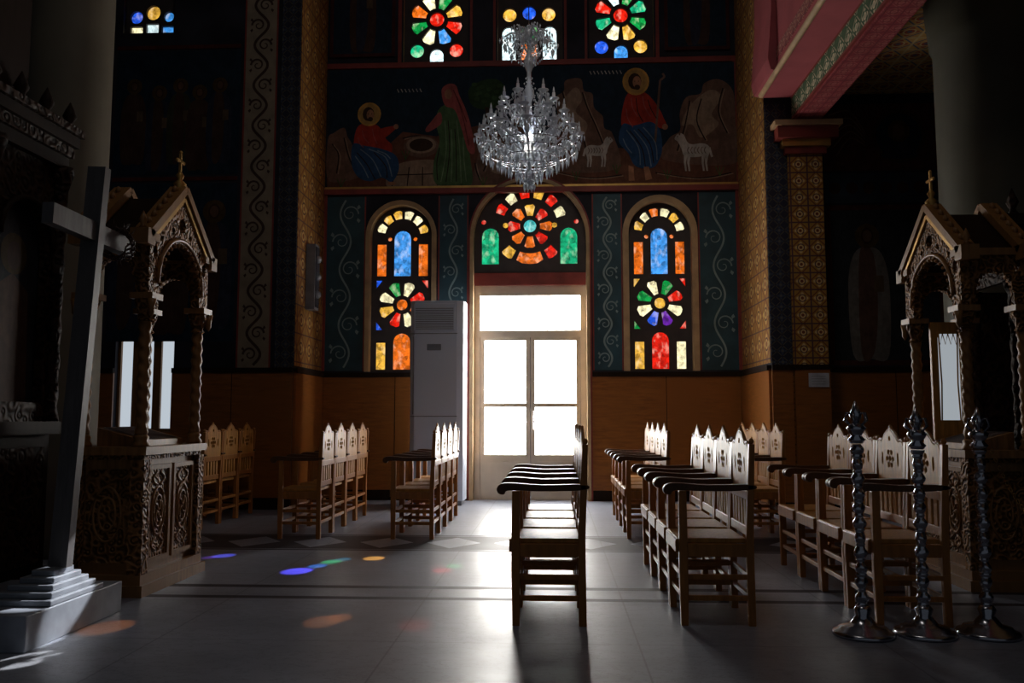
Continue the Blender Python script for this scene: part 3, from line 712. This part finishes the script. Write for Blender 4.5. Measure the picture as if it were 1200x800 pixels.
# dark carved throne at right, behind the shrine
g=MB(); tx0,tx1,ty0,ty1=3.3,4.2,6.3,7.0
g.box((tx0,ty0,0),(tx1,ty1,.15),m_dark)
for x in (tx0+.05,tx1-.05):
    for y in (ty0+.05,ty1-.05): g.lathe([(.05,.15),(.05,.9),(.06,.95),(.04,1.0)]+[(.036,1.02+i*.02) for i in range(50)]+[(.06,2.05),(.06,2.1)],(x,y,0),m_dcarve,12,(.12,2,40))
g.box((tx0,ty0+.08,.15),(tx0+.06,ty1,.95),m_dcarve); g.box((tx1-.06,ty0+.08,.15),(tx1,ty1,.95),m_dcarve); g.box((tx0,ty1-.06,.15),(tx1,ty1,2.1),m_dcarve); g.box((tx0+.06,ty0+.1,.5),(tx1-.06,ty1,.56),m_dark)
for y in (ty0,ty1-.05): g.plate([(tx0,2.1)]+[((tx0+tx1)/2-.36*math.cos(pi*i/16),2.1+.3*math.sin(pi*i/16)) for i in range(17)]+[(tx1,2.1),(tx1,2.5),(tx0,2.5)],[],'y',y,y+.05,m_dcarve)
g.box((tx0,ty0,2.1),(tx0+.05,ty1,2.5),m_dcarve); g.box((tx1-.05,ty0,2.1),(tx1,ty1,2.5),m_dcarve); g.box((tx0-.06,ty0-.06,2.5),(tx1+.06,ty1,2.58),m_dark)
for i in range(5): g.lathe([(.04,0),(.02,.04),(.045,.09),(.002,.2)],(tx0+.05+i*.2,ty0,2.58),m_dcarve,8)
g.obj('carved_throne')

# ------------------------------------------------------------------ cross on marble base
g=MB()
g.box((-3.15,4.0,0),(-2.49,4.9,.17),m_marb)
for i in range(5):
    e=.25-.04*i; g.box((-2.62-e*.9,4.45-e,.17+i*.03),(-2.62+e*.5,4.45+e,.20+i*.03),m_marb)
g.obj('marble_cross_base',bevel=.006)
m_cross=wood('weathered_cross_wood',(.13,.12,.12),.45)
g=MB()
b0=Vector((-2.60,4.45,.325)); t0=Vector((-2.51,4.50,2.48))
g.beam(b0,t0,.10,.06,m_cross,(0,1,0))
c0=b0.lerp(t0,.83); 
g.beam((c0.x+.005,4.06,c0.z+.01),(c0.x+.005,4.88,c0.z-.01),.06,.105,m_cross)
for k_ in range(5):
    pts=[]
    for i in range(40):
        a=2*pi*i/40; R=.082+.012*math.sin(5*a+k_*1.7)
        pts.append((c0.x+R*math.cos(a),4.74+.02*math.sin(3*a+k_)+k_*.012,c0.z-.01+R*math.sin(a)))
    g.tube(pts,.006,m_brn,5,True)
for i in range(26):
    a=i*2.4; p=Vector((c0.x+.09*math.cos(a),4.74+.05*math.sin(i*1.3),c0.z+.09*math.sin(a))); q=p+Vector((math.cos(a),random.uniform(-.8,.8),math.sin(a)))*.04
    g.tube([p,q],[.004,.0008],m_brn,4)
g.obj('wooden_cross',bevel=.004)

# ------------------------------------------------------------------ carved dark iconostasis
g=MB(); X0=-3.62; XF=-3.27
g.box((X0,3.2,0),(XF+.08,5.45,.12),m_dark); g.box((X0,3.25,.12),(XF,5.4,1.0),m_dark); g.box((X0,3.22,1.0),(XF+.06,5.43,1.08),m_dark)
for y0 in (3.3,4.02,4.74):
    g.box((XF-.01,y0+.05,.2),(XF+.02,y0+.58,.92),m_dcarve)
    g.plate([(y0,1.08),(y0+.68,1.08),(y0+.68,2.75),(y0,2.75)],[arch(y0+.34,1.2,2.2,.25)],'x',XF-.08,XF-.02,m_dcarve)
    g.box((XF-.12,y0+.05,1.1),(XF-.09,y0+.62,2.5),C('icon_ground',(.02,.02,.025)))
    g.flat([(y0+.15,1.2),(y0+.53,1.2),(y0+.5,1.9),(y0+.34,2.0),(y0+.18,1.9)],'x',XF-.088,dm_brn); g.flat(circ(y0+.34,2.12,.13),'x',XF-.086,C('dull_halo',(.07,.04,.015))); g.flat(circ(y0+.34,2.11,.07,.09),'x',XF-.084,dm_brn)
    g.tube([(XF,y0+.34+.27*math.cos(a),2.2+.27*math.sin(a)) for a in [pi*i/20 for i in range(21)]],.018,m_dark,6)
for y0 in (3.26,3.98,4.70,5.40):
    g.lathe([(.05,1.08),(.05,1.14),(.035,1.18)]+[(.04,1.2+i*.04) for i in range(34)]+[(.05,2.6),(.07,2.72),(.07,2.76)],(XF,y0,0),m_dcarve,12,(.12,3,30))
for i,(z,e) in enumerate(((2.75,.03),(2.83,.06),(2.90,.09),(2.97,.12))): g.box((X0,3.2-0,z),(XF+e,5.42+e*.3,z+.08 if i<3 else z+.05),m_dcarve if i%2 else m_dark)
g.box((X0,3.2,3.02),(XF,5.0,4.2),m_dark)
for i in range(9):
    g.lathe([(.045,0),(.02,.03),(.045,.08),(.03,.12),(.002,.18)],(XF+.05,3.3+i*.26,3.02),m_dark,10)
g.obj('carved_iconostasis')

# ------------------------------------------------------------------ silver stanchions
def stanchion(loc,h):
    g=MB()
    g.lathe([(.15,0),(.155,.012),(.145,.025),(.125,.03),(.115,.045),(.07,.055),(.05,.08),(.035,.10),(.045,.13),(.03,.15)],(0,0,0),m_silver,28)
    prof=[]
    n=int((h-.37)/.006)
    for i in range(n+1):
        zz_=.15+i*.006; k=(zz_-.15)/.075; ph=k%1
        prof.append((.019+.013*math.sin(pi*ph)**2+(.006 if ph<.1 else 0),zz_))
    g.lathe(prof,(0,0,0),m_silver,14,(.13,2,50))
    z=h-.22
    g.lathe([(.03,z),(.045,z+.02),(.025,z+.04),(.04,z+.06),(.05,z+.08),(.03,z+.10),(.018,z+.11)],(0,0,0),m_silver,16)
    g.lathe([(.012,z+.1),(.028,z+.13),(.032,z+.15),(.018,z+.18),(.004,z+.22)],(0,0,0),m_silver,12,(.2,5,0))
    for i in range(6):
        a=i*pi/3; g.tube([(.03*math.cos(a),.03*math.sin(a),z+.09),(.06*math.cos(a),.06*math.sin(a),z+.12),(.05*math.cos(a),.05*math.sin(a),z+.16),(.03*math.cos(a),.03*math.sin(a),z+.155)],.005,m_silver,5)
    return g.obj('silver_stanchion',loc)
for px,h in ((1012,1.19),(1084,1.16),(1158,1.16)):
    x,y,_=fl(px,744); stanchion((x,y,0),h)
g=MB()
def chain(a,b_,sag,n=36):
    for i in range(n):
        t0=i/(n-1); x=a[0]+(b_[0]-a[0])*t0; y=a[1]+(b_[1]-a[1])*t0; z=a[2]+(b_[2]-a[2])*t0-sag*4*t0*(1-t0)
        ax=(i%2); R=.012
        g.tube([(x+R*.6*math.cos(q),y+(R*.6*math.sin(q) if ax else 0),z+R*math.sin(q)) for q in [2*pi*j/8 for j in range(8)]],.0028,m_gold,4,True)
chain((x+.065,y,.93),(x+.6,y-.1,1.0),.42); g.obj('brass_chain')

# ------------------------------------------------------------------ crystal chandelier
t=NT('crystal'); t.base((.88,.93,1.0)); t.rm(.08); t.b.inputs['IOR'].default_value=1.7
t.b.inputs['Transmission Weight'].default_value=.2; t.b.inputs['Coat Weight'].default_value=.8; m_cry=t.mat
m_bulb=emis('bulb',(1,.95,.88),9)
CY=8.0
g=MB(); cx,cy=ray(620,130)[0]*CY,CY
def cz(py): return CAMH+ray(620,py)[1]*CY
g.tube([(cx,cy,H),(cx,cy,cz(28))],.006,m_silver,6); g.lathe([(.1,H-.08),(.08,H-.04),(.02,H)],(cx,cy,0),m_silver,16)
g.lathe([(r,cz(y)) for r,y in ((.002,222),(.03,218),(.05,210),(.03,203),(.02,195),(.10,190),(.17,182),(.19,174),(.06,170),(.03,160),(.06,150),(.075,143),(.03,133),(.025,120),(.05,112),(.05,106),(.02,100),(.02,85),(.045,78),(.05,70),(.02,62),(.018,50),(.04,42),(.05,38),(.02,30))],(cx,cy,0),m_cry,16)
def arms(n,R,py_root,py_tip,drop,ph=0,cup=True):
    zr,zt=cz(py_root),cz(py_tip)
    for i in range(n):
        a=2*pi*i/n+ph; ca,sa=math.cos(a),math.sin(a); pts=[]
        for j in range(13):
            u=j/12; r=.03+(R-.03)*u; z=zr+(zt-zr)*u-drop*math.sin(pi*u)*(1-.3*u); pts.append((cx+r*ca,cy+r*sa,z))
        g.tube(pts,.009,m_cry,6)
        x,y=cx+R*ca,cy+R*sa
        if cup:
            g.lathe([(.01,-.02),(.05,.005),(.055,.012),(.02,.015),(.015,.07)],(x,y,zt),m_cry,10)
            g.lathe([(.007,.07),(.011,.085),(.007,.11),(.001,.13)],(x,y,zt),m_cry,6)
        for k_ in range(6):
            b_=2*pi*k_/6; g.gem((x+.05*math.cos(b_),y+.05*math.sin(b_),zt-.035),.012,.06,m_cry)
        g.gem((x,y,zt-.10),.022,.11,m_cry); g.gem((x,y,zt-.04),.014,.03,m_cry,.5)
        a2=a+2*pi/n
        for j in range(1,9):
            u=j/9; xx=x*(1-u)+(cx+R*math.cos(a2))*u; yy2=y*(1-u)+(cy+R*math.sin(a2))*u
            g.gem((xx,yy2,zt-.02-.25*R*u*(1-u)*2),.010,.022,m_cry,.5)
        for j in (3,5,7,9):
            p=pts[j]; g.gem((p[0],p[1],p[2]-.05),.015,.08,m_cry); g.gem((p[0],p[1],p[2]-.02),.009,.018,m_cry,.5)
arms(12,.48,178,158,.08); arms(10,.37,160,138,.07,.2); arms(6,.24,140,116,.05,.1)
arms(6,.24,60,46,-.12,.3,False); arms(5,.15,50,34,-.05,.1,False)
def swag(R0,y0,R1,y1,n,sag=.05,m=14):
    for i in range(n):
        a=2*pi*i/n
        for j in range(m):
            u=j/(m-1); r=R0+(R1-R0)*u; z=cz(y0)+(cz(y1)-cz(y0))*u-sag*math.sin(pi*u)
            g.gem((cx+r*math.cos(a),cy+r*math.sin(a),z),.010,.026,m_cry,.5)
swag(.24,52,.03,78,9,.03,9); swag(.03,92,.22,126,6,.12); swag(.19,176,.46,165,14,.06,10); swag(.19,182,.03,214,16,.06,10)
for ring,(R,py,n,L) in enumerate(((.46,180,32,.10),(.38,186,28,.11),(.29,193,24,.11),(.2,200,18,.11),(.12,208,12,.10),(.05,218,8,.09),(.17,135,14,.07),(.27,152,22,.09),(.10,62,8,.06),(.36,165,26,.08))):
    for i in range(n):
        a=2*pi*i/n+ring; g.gem((cx+R*math.cos(a),cy+R*math.sin(a),cz(py)),.016,L,m_cry)
    g.tube([(cx+R*math.cos(2*pi*i/32),cy+R*math.sin(2*pi*i/32),cz(py)+L*.4) for i in range(32)],.004,m_silver,5,True)
g.ball((cx,cy,cz(176)+.06),.05,m_bulb,12)
g.obj('crystal_chandelier')

# ------------------------------------------------------------------ lights
def light(name,typ,loc,en,col=(1,1,1),target=None,**k):
    l=bpy.data.lights.new(name,typ); l.energy=en; l.color=col
    for a,b_ in k.items(): setattr(l,a,b_)
    o=bpy.data.objects.new(name,l); o.location=loc; bpy.context.collection.objects.link(o)
    if target is not None: o.rotation_euler=(Vector(target)-Vector(loc)).to_track_quat('-Z','Y').to_euler()
    return o
light('chandelier_lamp','POINT',(cx,cy,cz(160)),26,(1,.95,.9),shadow_soft_size=.05)
light('nave_fill_light','AREA',(-.3,4.0,7.6),28,(1,.93,.85),(-.3,11,3.0),shape='DISK',size=2)  # added unseen overhead fill, lifts the ambient level towards the back wall
light('wall_wash_fill','SPOT',(.9,6.5,7.4),150,(1,.88,.72),(.9,11.6,1.3),spot_size=math.radians(50),spot_blend=1,shadow_soft_size=.3)  # added unseen spot that warms the wainscot on the back wall
for px,py,c,e,sz in ((348,669,(.12,.1,1),2200,1.7),(372,663,(.05,.3,1),900,1.1),(388,658,(.05,.9,.3),800,1.2),(402,655,(.1,.5,.7),500,1.0),(438,654,(1,.45,.08),1300,1.4),(262,651,(.15,.15,1),1100,1.4),(246,653,(.3,.1,.8),400,.8),(518,668,(1,.1,.1),700,1.2),(532,663,(.1,.9,.3),700,1.0),(378,728,(1,.3,.08),300,1.4),(397,724,(1,.3,.08),300,.9),(125,735,(1,.3,.06),450,1.6),(487,732,(1,.15,.1),120,1.3)):
    light('stained_glass_sunbeam','SPOT',(-.9,11.2,6.0),e*4,c,fl(px,py),spot_size=math.radians(sz),spot_blend=.45,shadow_soft_size=.01)
light('window_sunbeam','SPOT',(0.6,11.2,6.2),11000,(.95,.97,1),(-2.52,4.45,.27),spot_size=math.radians(2.2),spot_blend=.4,shadow_soft_size=.01)
light('window_sunbeam','SPOT',(0.6,11.2,6.2),9000,(1,.97,.9),(-2.42,3.9,0),spot_size=math.radians(1.3),spot_blend=.4,shadow_soft_size=.01)

w=bpy.data.worlds.new('World'); bpy.context.scene.world=w; w.use_nodes=True
w.node_tree.nodes['Background'].inputs[0].default_value=(.75,.86,1,1); w.node_tree.nodes['Background'].inputs[1].default_value=.055
bpy.context.scene.view_settings.view_transform='Standard'

# ------------------------------------------------------------------ camera
cam=bpy.data.cameras.new('camera'); cam.lens=30; cam.sensor_width=36
co=bpy.data.objects.new('camera',cam); co.location=(0,0,CAMH); co.rotation_euler=(pi/2+PIT,0,YAW); bpy.context.collection.objects.link(co)
bpy.context.scene.camera=co
